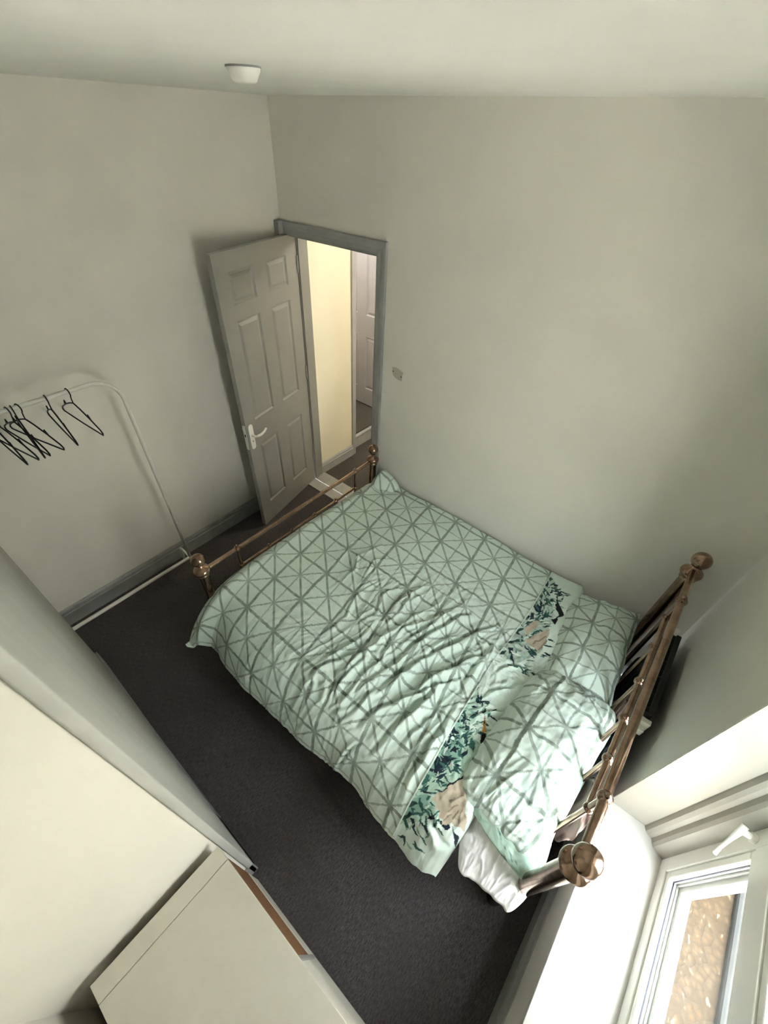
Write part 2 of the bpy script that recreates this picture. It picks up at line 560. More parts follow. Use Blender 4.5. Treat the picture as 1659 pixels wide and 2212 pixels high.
TH = 1.34924
dr = empty('door_1', (.0558, .0633, 0.012), -TH)
struct(dr, 'pale grey six-panel bedroom door standing open against the wall', 'door')
DWD, DHT, DTH = .762, 1.981, .035
six_panel(dr, DWD, DHT, DTH, M_lgrey)
hd = empty('door_handle', (0, 0, 0)); hd.parent = dr; hd['label'] = 'white lever handle on a long keyhole plate'
hd.location = (.722, 0, .85)
def plate_outline(w, h, n=10):
    pts = []
    for k in range(n + 1):
        a = math.pi * k / n; pts.append((w * math.cos(a), h - w * .9 + w * .9 * math.sin(a)))
    for k in range(n + 1):
        a = math.pi + math.pi * k / n; pts.append((w * math.cos(a), -h + w * .9 + w * .9 * math.sin(a)))
    return pts
MB().prism(plate_outline(.022, .10), 'y', 0, .006).build('back_plate', M_plastic, hd, local=True, bevel=.002)
MB().tube([(0, .006, .015), (0, .045, .015)], .009, 14).tube([(0, .045, .015), (-.02, .05, .016), (-.05, .050, .012), (-.085, .050, .018), (-.112, .046, .030)], [.009, .0095, .009, .0085, .007], 12).build('lever', M_plastic, hd, local=True, smooth=True)
MB().lathe([(.0045, 0), (.0045, .0005)], (0, 0, 0), 14).box(-.0018, .0018, -.011, 0, 0, .0005).build('keyhole', M_black, hd, local=True).rotation_euler = (math.radians(-90), 0, 0)
for o in hd.children:
    if o.name.startswith('keyhole'): o.location = (0, .0062, -.035)
lp = MB().box(DWD, DWD + .0025, -.029, -.006, .76, .955).build('latch_plate', M_plastic, dr, local=True)
MB().box(DWD, DWD + .014, -.024, -.012, .925, .945).build('latch_bolt', M_plastic, dr, local=True, bevel=.003)
MB().box(DWD + .001, DWD + .003, -.023, -.013, .865, .885).build('bolt_slot', M_black, dr, local=True)
for z in (.22, 1.02, 1.76):
    MB().tube([(0.004, .006, z), (0.004, .006, z + .1)], .0055, 10).build('hinge', M_dgrey, dr, local=True, smooth=True, autos=.8)

# ------------------------------------------------------------------ the hall seen through the doorway
HX, HC = 0.03, 2.5
struct(MB().box(HX - .2, 1.9, .195, 2.3, -.12, 0).build('floor_hall', M_carpet_h), 'brown-grey carpet in the hall beyond the doorway', 'floor')
struct(MB().box(-1.3, 2.0, WT, 2.4, HC, HC + .1).build('ceiling_hall', M_ceil), 'white hall ceiling beyond the doorway', 'ceiling')
w = MB().box(HX - .12, HX, WT, .665, 0, HC).box(HX - .12, HX, .665, 1.50, 2.17, HC).box(HX - .12, HX, 1.50, 2.3, 0, HC)
struct(w.build('wall_hall_left', M_hall), 'cream hall wall lit up beyond the doorway', 'wall')
struct(MB().box(-1.3, 2.0, 2.3, 2.4, -.12, HC).build('wall_hall_back', M_hall), 'cream wall at the far end of the hall', 'wall')
struct(MB().box(1.9, 2.0, WT, 2.3, -.12, HC).build('wall_hall_right', M_hall), 'cream wall on the hidden side of the hall', 'wall')
struct(MB().sweep([(a, z * .86) for a, z in SK], [(HX, .625), (HX, WT)]).build('baseboard_hall', M_hgrey), 'light grey skirting under the cream hall wall', 'skirting board')
# raised side landing with a second door
struct(MB().box(-1.2, HX - .074, .665, 1.50, 0.0, .168).build('floor_landing', M_carpet_h), 'raised carpeted landing up one step from the hall', 'floor')
st = empty('trim_2', (HX, .665, 0))
struct(st, 'light grey casing and step of the opening off the hall', 'door frame')
MB().box(HX - .12, HX + .016, .622, .668, 0, 2.2).build('casing', M_hgrey, st, bevel=.004)
MB().box(HX - .12, HX + .016, 1.49, 1.55, 0, 2.2).build('casing', M_hgrey, st, bevel=.004)
MB().box(HX - .075, HX - .058, .668, 1.49, 0, .115).build('step_riser', M_hgrey, st)
MB().box(HX - .085, HX - .045, .668, 1.49, .118, .150).build('step_nosing', M_hgrey, st, bevel=.012)
struct(MB().box(-1.3, HX - .12, .60, .665, 0, HC).build('wall_landing_near', M_hall), 'cream side wall of the raised landing', 'wall')
struct(MB().box(-1.3, -1.2, .665, 1.50, 0, HC).build('wall_landing_end', M_hall), 'cream end wall of the raised landing', 'wall')
struct(MB().box(-1.3, HX - .12, 1.36, 1.50, 0, HC).build('wall_landing_back', M_hall), 'cream wall behind the second grey door', 'wall')
d2 = empty('door_2', (-.055, 1.285, .182), math.pi)
struct(d2, 'shiny lilac-grey panelled door glimpsed beyond the hall', 'door')
six_panel(d2, .762, 1.981, .035, M_door2)
MB().tube([(.70, .0, .86), (.70, .045, .86), (.60, .05, .86)], .008, 10).build('door_handle', M_plastic, d2, local=True, smooth=True)
hl = empty('added_lamp', (1.05, .95, HC))  # unseen lamp, added to brighten the hall
tag(hl, 'made-up ceiling lamp added to light the hall', 'lamp')
MB().lathe([(.05, -.03), (.05, 0)], (1.05, .95, HC)).build('base', M_plastic, hl, smooth=True, autos=.8)
em = NT('added_lamp_glow'); em.b.inputs['Emission Color'].default_value = (1, .86, .66, 1); em.b.inputs['Emission Strength'].default_value = 6  # glow shared by the two added lamps
MB().sphere((1.05, .95, HC - .12), .09, 20).build('globe', em.m, hl, smooth=True)
ld = bpy.data.lights.new('hall_fill', 'POINT'); ld.energy = 50; ld.color = (1, .93, .80); ld.shadow_soft_size = .09
lo = bpy.data.objects.new('hall_fill', ld); COL.objects.link(lo); lo.parent = hl; lo.location = (0, 0, -.24)

l2 = empty('added_lamp', (-.55, .95, HC))  # second unseen lamp, added to brighten the landing and its door
tag(l2, 'made-up ceiling lamp added to brighten the raised landing', 'lamp')
MB().lathe([(.05, -.03), (.05, 0)], (-.55, .95, HC)).build('base', M_plastic, l2, smooth=True, autos=.8)
MB().sphere((-.55, .95, HC - .12), .09, 20).build('globe', em.m, l2, smooth=True)
ld2 = bpy.data.lights.new('landing_fill', 'POINT'); ld2.energy = 22; ld2.color = (.95, .95, 1.0); ld2.shadow_soft_size = .09
lo2 = bpy.data.objects.new('landing_fill', ld2); COL.objects.link(lo2); lo2.parent = l2; lo2.location = (0, 0, -.24)

# ------------------------------------------------------------------ window
wn = empty('window_1', (L, WY1, WZ0))
struct(wn, 'white plastic window low in the wall behind the headboard', 'window')
MB().box(L - .006, XO - .01, WY0, WY1, WZ0 - .03, WZ0).build('sill', M_sill, wn, bevel=.006, smooth=True, autos=.6)
# plastered reveals with a stepped rounded lining board near the frame
def reveal(ys, s):
    ys -= s * .003
    q = [(L + .001, ys), (L + .150, ys), (L + .152, ys - s * .006), (L + .158, ys - s * .018), (L + .170, ys - s * .026), (L + .185, ys - s * .029), (L + .19, ys - s * .046), (L + .198, ys - s * .058), (L + .245, ys - s * .080), (L + .30, ys - s * .080), (L + .30, ys + s * .002), (L + .001, ys + s * .002)]
    return MB().prism(q, 'z', WZ0, WZ1)
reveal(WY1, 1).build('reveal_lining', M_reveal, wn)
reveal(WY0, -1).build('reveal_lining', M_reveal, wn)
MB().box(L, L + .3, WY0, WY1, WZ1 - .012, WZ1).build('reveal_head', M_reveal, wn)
fy0, fy1, fz0, fz1 = WY0 + .08, WY1 - .08, WZ0, WZ1 - .012
fx0, fx1 = L + .238, L + .305
TZ = (.962, 1.042)
def bars(m, y0, y1, z0, z1, wd, xa, xb):
    m.box(xa, xb, y0, y1, z0, z0 + wd).box(xa, xb, y0, y1, z1 - wd, z1).box(xa, xb, y0, y0 + wd, z0 + wd, z1 - wd).box(xa, xb, y1 - wd, y1, z0 + wd, z1 - wd)
    return m
def frame(name, y0, y1, z0, z1, wd, xa, xb, m, **k):
    return bars(MB(), y0, y1, z0, z1, wd, xa, xb).build(name, m, wn, **k)
frame('outer_frame', fy0, fy1, fz0, fz1, .058, fx0, fx1, M_upvc, bevel=.003)
MB().box(fx0, fx1, fy0 + .058, fy1 - .058, TZ[0], TZ[1]).build('transom', M_upvc, wn, bevel=.003)
ym = (fy0 + fy1) / 2
for (z0, z1) in ((fz0 + .058, TZ[0]), (TZ[1], fz1 - .058)):
    y0, y1 = fy0 + .058, fy1 - .058
    frame('glazing_bead', y0, y1, z0, z1, .028, fx0 + .006, fx0 + .05, M_upvc, bevel=.004)
    frame('rubber_seal', y0 + .026, y1 - .026, z0 + .026, z1 - .026, .004, fx0 + .0215, fx0 + .0255, M_seal)
    MB().box(fx0 + .026, fx0 + .030, y0 + .024, y1 - .024, z0 + .024, z1 - .024).build('pane', M_glass, wn)
    frame('spacer_bar', y0 + .028, y1 - .028, z0 + .028, z1 - .028, .008, fx0 + .034, fx0 + .042, M_lgrey)
    frame('outer_bead', y0 + .02, y1 - .02, z0 + .02, z1 - .02, .034, fx0 + .043, fx1 + .01, M_upvc)
MB().box(fx1 - .005, XO + .008, fy0 - .06, fy1 + .06, WZ0 - .04, WZ0 + .008).build('outer_sill', M_upvc, wn)
hn = empty('window_handle', (fx0, fy1 - .030, .955)); hn.parent = wn; hn.location = Vector((fx0, fy1 - .030, .955)) - Vector((L, WY1, WZ0))
hn['label'] = 'white lever handle'
q = MB().tube([(0, 0, 0), (-.012, 0, 0)], .016, 16).tube([(-.010, 0, 0), (-.034, 0, 0)], [.010, .012], 14)
q.build('spindle', M_plastic, hn, local=True, smooth=True, autos=.8)
MB().tube([(-.036, .012, .014), (-.040, -.008, -.006), (-.044, -.030, -.040), (-.046, -.050, -.078), (-.044, -.064, -.108)], [.011, .010, .0065, .0055, .0065], 10).build('lever', M_plastic, hn, local=True, smooth=True)

# ------------------------------------------------------------------ outside
struct(MB().box(XO, XO + 14, -12, 12, -1.2, -1.0).build('ground', M_ground), 'tan stony ground seen through the window', 'ground')
struct(MB().box(4.52, XO + 14, -12, 12, -.999, -.985).build('paving', M_pave), 'pale paving added beyond the kerb to bounce light indoors', 'paving')  # pale surface added to throw light up to the bedroom ceiling
struct(MB().box(4.26, 4.52, -6, 6, -1.01, -.95).build('kerb', M_conc, bevel=.02), 'grey concrete kerb outside the window', 'kerb')
struct(MB().box(6.9, 7.3, -12, 12, -1.1, 3.3).build('wall_light_block', M_brick), 'unseen pale wall added opposite the window to shape the daylight', 'wall')  # added out of view to block low sky and soften the daylight
struct(MB().box(XO - .06, XO, -8, 8, -1.2, WZ0 - .06).box(XO - .06, XO, -8, WY0, WZ0 - .06, 2.75).box(XO - .06, XO, WY1, 8, WZ0 - .06, 2.75).box(XO - .06, XO, WY0, WY1, WZ1, 2.75).build('wall_outside', M_conc), 'outer face of the window wall', 'wall')
# ================================================================== brass bed
XF, XH, YN, YFR = 0.931, 2.916, -1.556, -0.118
bed = empty('brass_bed', ((XF + XH) / 2, (YN + YFR) / 2, 0))
tag(bed, 'antique brass double bed with ball finials and spindled ends', 'bed')
def post(x, y, zt, r):
    """zt is the centre of the ball"""
    p = empty('post', (x, y, 0)); p.parent = bed; p.location = Vector((x, y, 0)) - bed.location
    zc = zt - .098
    MB().lathe([(.024, 0), (.028, .01), (.028, .03), (r, .04), (r, zc - .02)], (x, y, 0), 24).build('tube', M_brass, p, smooth=True, autos=.7)
    MB().lathe([(r, zc - .025), (r + .006, zc - .022), (r + .007, zc - .014), (r + .003, zc - .008), (r + .014, zc + .002), (r + .018, zc + .014), (r + .015, zc + .026), (r + .004, zc + .036), (.016, zc + .042), (.013, zc + .048), (.017, zc + .052), (.013, zc + .058)], (x, y, 0), 48).build('collar', M_brass, p, smooth=True, autos=.9)
    b = MB().sphere((x, y, zt), r + .0105, 48)
    b.lathe([(.012, zt - .045), (.015, zt - .038), (.02, zt - .032)], (x, y, 0), 16)
    b.build('ball_finial', M_brass, p, smooth=True)
post(XF, YN, .826, .027); post(XF, YFR, .826, .027)
post(XH, YN, 1.118, .031); post(XH, YFR, 1.125, .031)
def bed_end(x, zt, zm, zl, rt, ys_out, ys_in):
    MB().tube([(x, YN, zt), (x, YFR, zt)], rt, 16).build('top_rail', M_brass, bed, smooth=True, autos=.8)
    MB().tube([(x, ys_out[0], zm), (x, ys_out[1], zm)], rt * .78, 14).build('middle_rail', M_brass, bed, smooth=True, autos=.8)
    MB().tube([(x, YN, zl), (x, YFR, zl)], rt * .9, 14).build('bottom_rail', M_brass, bed, smooth=True, autos=.8)
    for y in ys_out:
        s = MB().tube([(x, y, zl), (x, y, zt)], rt * .7, 12).build('spindle', M_brass, bed, smooth=True, autos=.8)
        MB().sphere((x, y, zt), rt * 1.55, 16).lathe([(rt * .5, 0), (rt * .8, .004), (rt * .45, .012), (.002, .015)], (x, y, zt + rt * 1.4), 14).build('knob', M_brass, s, smooth=True)
        MB().sphere((x, y, zm), rt * 1.15, 14).build('knob', M_brass, s, smooth=True)
    for y in ys_in:
        s = MB().tube([(x, y, zl), (x, y, zm)], rt * .6, 12).build('spindle', M_brass, bed, smooth=True, autos=.8)
        MB().sphere((x, y, zm), rt * 1.4, 16).lathe([(rt * .5, 0), (rt * .7, .003), (rt * .3, .010), (.002, .012)], (x, y, zm + rt * 1.2), 12).build('knob', M_brass, s, smooth=True)
bed_end(XF, .735, .59, .30, .0125, (-1.325, -.314), (-1.116, -.92, -.722, -.52))
bed_end(XH, 1.058, .93, .34, .0155, (-1.345, -.357), (-1.15, -.966, -.77, -.558))
for y in (YN + .02, YFR - .02):
    MB().box(XF, XH, y - .012, y + .012, .24, .30).build('side_rail', M_iron, bed, bevel=.004)
for k in range(11):
    x = XF + .12 + k * (XH - XF - .24) / 10
    MB().box(x - .035, x + .035, YN + .03, YFR - .03, .272, .290).build('slat', M_brown, bed)

# ------------------------------------------------------------------ mattress
def rounded_slab(x0, x1, y0, y1, z0, z1, r, segs=4):
    return MB().box(x0, x1, y0, y1, z0, z1)
mt = rounded_slab(.968, 2.872, -1.53, -.03, .30, .515, .05).build('mattress', M_sheet, bevel=.045, segs=5, smooth=True)
tag(mt, 'thick mattress in a white fitted sheet on the brass bed', 'mattress')

# ================================================================== duvet
SEC = np.array([(-.030, .485), (-.042, .535), (-.07, .565), (-.16, .582), (-.30, .592), (-.55, .602), (-.9, .610), (-1.2, .610), (-1.42, .602), (-1.53, .580), (-1.60, .540), (-1.652, .480), (-1.690, .405), (-1.720, .325)])
_d = np.r_[0, np.cumsum(np.hypot(*np.diff(SEC, axis=0).T))]
STOT = _d[-1]
def smooth_interp(s, xs, ys):
    # Catmull-Rom style cubic through the section points
    m = np.gradient(ys, xs)
    i = np.clip(np.searchsorted(xs, s) - 1, 0, len(xs) - 2)
    h = xs[i + 1] - xs[i]; t = (s - xs[i]) / h
    return (2*t**3 - 3*t**2 + 1) * ys[i] + (t**3 - 2*t**2 + t) * h * m[i] + (-2*t**3 + 3*t**2) * ys[i+1] + (t**3 - t**2) * h * m[i+1]
HEM_X = np.array([.93, .96, 1.02, 1.09, 1.16, 1.42, 1.61, 1.75, 1.87, 2.01, 2.10, 2.17, 2.31, 2.435, 2.54, 2.61, 2.67, 2.72])
HEM_Y = np.array([-1.80, -1.80, -1.765, -1.715, -1.715, -1.745, -1.742, -1.738, -1.73, -1.712, -1.70, -1.694, -1.728, -1.738, -1.757, -1.745, -1.712, -1.69])
STROKES = [
 (.022, .016, [(2.006, -1.382), (2.038, -1.055), (2.081, -0.871), (2.142, -0.713)]),
 (.026, .018, [(2.037, -1.447), (2.08, -1.26), (2.16, -0.989), (2.214, -0.832), (2.282, -0.653)]),
 (.024, .018, [(2.161, -1.30), (2.213, -1.152), (2.294, -0.963), (2.352, -0.84)]),
 (.020, .016, [(2.347, -1.126), (2.338, -0.955), (2.343, -0.795)]),
 (.018, .015, [(1.803, -1.60), (1.754, -1.51), (1.831, -1.354), (1.90, -1.25)]),
 (.024, .016, [(2.178, -1.589), (2.221, -1.419), (2.236, -1.28), (2.24, -1.147)]),
 (.022, .015, [(2.063, -1.565), (2.129, -1.426), (2.196, -1.28), (2.258, -1.162), (2.33, -1.05)]),
 (.024, .016, [(2.392, -1.64), (2.375, -1.532), (2.377, -1.445), (2.362, -1.327), (2.37, -1.2)]),
 (.016, .012, [(1.97, -1.56), (1.95, -1.42), (1.96, -1.28), (1.93, -1.1), (1.95, -.95)]),
 (.016, .012, [(2.0, -1.58), (2.04, -1.47), (2.03, -1.36)]),
 (.014, .011, [(1.92, -1.57), (1.88, -1.46), (1.90, -1.33), (1.86, -1.2)]),
 (.014, .012, [(1.62, -1.35), (1.65, -1.2), (1.60, -1.05), (1.63, -.9)]),
 (.014, .012, [(1.72, -1.2), (1.76, -1.05), (1.71, -.93), (1.74, -.8)]),
 (.014, .011, [(1.84, -1.1), (1.86, -.95), (1.82, -.83), (1.85, -.7)]),
 (.012, .012, [(1.45, -1.1), (1.46, -.95), (1.41, -.82), (1.45, -.65)]),
 (.011, .010, [(1.55, -.95), (1.52, -.8), (1.57, -.7)]),
 (.010, .010, [(1.30, -.98), (1.33, -.85), (1.29, -.75), (1.36, -.6)]),
 (.012, .011, [(2.27, -1.52), (2.29, -1.4), (2.30, -1.28)]),
 (.012, .010, [(1.98, -1.2), (1.99, -1.05), (2.03, -.9), (2.05, -.78)]),
 (.013, .010, [(2.12, -1.6), (2.09, -1.66), (2.08, -1.7)]),
 (.012, .012, [(2.42, -.95), (2.46, -.86), (2.54, -.80)]),
 (.014, .012, [(2.43, -1.08), (2.48, -.98), (2.57, -.90)]),
 (.012, .012, [(2.44, -1.2), (2.50, -1.1), (2.58, -1.02)]),
 (.014, .014, [(2.47, -1.66), (2.53, -1.62), (2.63, -1.66)]),
]
def seg_dist(x, y, pl):
    D = np.full(np.shape(x), 9.0); Sg = np.zeros(np.shape(x)); Tt = np.zeros(np.shape(x))
    P = np.array(pl)
    # resample smoothly
    k = len(P); tt = np.linspace(0, k - 1, (k - 1) * 4 + 1)
    Q = np.stack([smooth_interp(tt, np.arange(k, dtype=float), P[:, c]) for c in (0, 1)], 1) if k > 2 else P
    for i in range(len(Q) - 1):
        a, b = Q[i], Q[i + 1]; ab = b - a
        t = np.clip(((x - a[0]) * ab[0] + (y - a[1]) * ab[1]) / (ab @ ab), 0, 1)
        dx = x - a[0] - t * ab[0]; dy = y - a[1] - t * ab[1]
        d = np.hypot(dx, dy); k2 = d < D
        D = np.where(k2, d, D); Sg = np.where(k2, np.sign(ab[0] * dy - ab[1] * dx), Sg); Tt = np.where(k2, (i + t) / (len(Q) - 1), Tt)
    return D, Sg, Tt
def wrinkles(x, yf):
    """x along the bed, yf = flat-cloth y; returns height in metres"""
    wx = x + .011 * vnoise(x * 9, yf * 9, 1) + .006 * vnoise(x * 23, yf * 23, 2)
    wy = yf + .018 * vnoise(x * 9, yf * 9, 3) + .008 * vnoise(x * 23, yf * 23, 4)
    h = .010 * vnoise(x * 3.1, yf * 2.6, 5) + .005 * vnoise(x * 7, yf * 6, 6)
    # stroked folds: valley with a raised lip on the window side
    for A, wd, pl in STROKES:
        d, sg, t = seg_dist(wx, wy, pl)
        env = np.sin(np.pi * np.clip(t * .94 + .03, 0, 1)) ** .6
        s = d * sg
        h += 1.7 * A * env * (.75 * np.exp(-((s + wd * 1.1) / (wd * 1.05)) ** 2) - .7 * np.exp(-(s / (wd * .6)) ** 2) + .30 * np.exp(-((s - wd * 1.3) / (wd * 1.1)) ** 2))
    # transverse gathers running across the bed
    msk = sstep(1.45, 1.95, x + .25 * (-.8 - yf)) * (1 - sstep(2.36, 2.46, x)) * sstep(-.42, -.80, yf) * (1 - .75 * sstep(-1.50, -1.64, yf))
    u = wx - .16 * (wy + 1.1)
    g = 0
    for f, st, a, sd in ((7, .14, .0130, 11), (13, .11, .0150, 12), (23, .13, .0100, 13), (40, .20, .0050, 14)):
        q = vnoise(u * f + .9 * vnoise(wx * 3, wy * 1.6, sd + 20), wy * f * st, sd)
        am = np.clip(.55 + .75 * vnoise(wx * 5, wy * 3.2, sd + 40), .05, 1.1)
        g = g + a * am * ((1 - np.abs(q)) ** 4.2 * 1.6 - .45)
    h += msk * g
    # fine crumple
    m2 = sstep(1.15, 1.7, x + .2 * (-.8 - yf)) * sstep(-.30, -.75, yf) * .9 + .16
    c = 0
    for k, (ang, f, a) in enumerate(((.3, 17, .0030), (1.2, 15, .0026), (2.3, 20, .0026), (2.9, 29, .0018), (.8, 34, .0014), (1.8, 39, .0013), (.1, 55, .0008), (1.5, 61, .0007))):
        q = (wx * math.cos(ang) + wy * math.sin(ang)) * f + 1.5 * vnoise(wx * f * .28, wy * f * .28, 60 + k)
        c = c + a * (tri(q) - .5) * np.clip(.35 + .9 * vnoise(wx * 7, wy * 7, 80 + k), 0, 1.2)
    h += 2.2 * m2 * c * (1 - .6 * sstep(-1.50, -1.64, yf))
    # short buckles radiating from the pulled spot at the near edge
    r = np.hypot(x - 1.93, (yf + 1.63)); th = np.arctan2(yf + 1.63, x - 1.93)
    h += .008 * (1 - sstep(-1.52, -1.62, yf)) * np.exp(-((r - .10) / .08) ** 2) * np.sin(th * 15 + 3 * vnoise(x * 8, yf * 8, 91))
    # vertical flutes in the overhang
    ov = sstep(-1.50, -1.72, yf)
    h += ov * (.012 * vnoise(x * 8, yf * 1.5, 95) + .005 * vnoise(x * 19, yf * 2, 96))
    return h
SE_Y = np.array([-.02, -.133, -.507, -.913, -1.064, -1.282, -1.516, -1.694, -1.772, -2.1])
SE_X = np.array([2.365, 2.373, 2.40, 2.396, 2.404, 2.414, 2.428, 2.444, 2.446, 2.45])
def seam_x(yf):
    return np.interp(-yf, -SE_Y, SE_X)
def duvet_surface(x, s):
    y = smooth_interp(s, _d, SEC[:, 0]); z = smooth_interp(s, _d, SEC[:, 1])
    e = 1e-3
    ty = smooth_interp(np.clip(s + e, 0, STOT), _d, SEC[:, 0]) - smooth_interp(np.clip(s - e, 0, STOT), _d, SEC[:, 0])
    tz = smooth_interp(np.clip(s + e, 0, STOT), _d, SEC[:, 1]) - smooth_interp(np.clip(s - e, 0, STOT), _d, SEC[:, 1])
    ln = np.hypot(ty, tz); ny, nz = tz / ln, -ty / ln
    yf = -.012 - s * (1.85 / STOT)              # flat-cloth coordinate
    wdt = sstep(.0, 1.0, (s - _d[8]) / (STOT - _d[8]))
    y = y + wdt * (np.interp(x, HEM_X, HEM_Y) + 1.72)
    h = wrinkles(x, np.where(s < _d[9], y, y))
    edge = sstep(0, .10, s)
    h = h * (.25 + .75 * edge)
    # foot edge rolls down inside the footboard, with a soft hem roll
    ft = np.clip((1.03 - x) / .085, 0, 1.2)
    z = z + .018 * np.exp(-((x - 1.02) / .03) ** 2) - .055 * np.clip(ft - .35, 0, 1) ** 1.5
    # bunched corner by the far foot post
    rr = np.hypot((x - 1.050) / .095, (y + .100) / .085)
    z = z + .078 * np.exp(-rr ** 4) + .010 * np.exp(-((rr - 1.25) / .25) ** 2) * np.sin(6 * np.arctan2(y + .09, x - 1.04) + 1) - .012 * np.exp(-((rr - 1.2) / .12) ** 2)
    # plumper towards the turned-back end
    z = z + .020 * sstep(2.25, 2.5, x) * sstep(-.02, -.2, y)
    # the loose turned-back corner lifts a little and the near corner flap droops out
    z = z - .06 * sstep(1.06, .95, x) * wdt
    X = x + .004 * vnoise(x * 6, y * 6, 97)
    return np.stack([X, np.minimum(y + ny * h, -.022), np.maximum(z + nz * h, .30)], -1), yf
def pat_uv(x, y):
    return np.stack([(x - 1.134 + .145 * (y + 1.043)) / .228, (y + 1.043) / .228], -1)

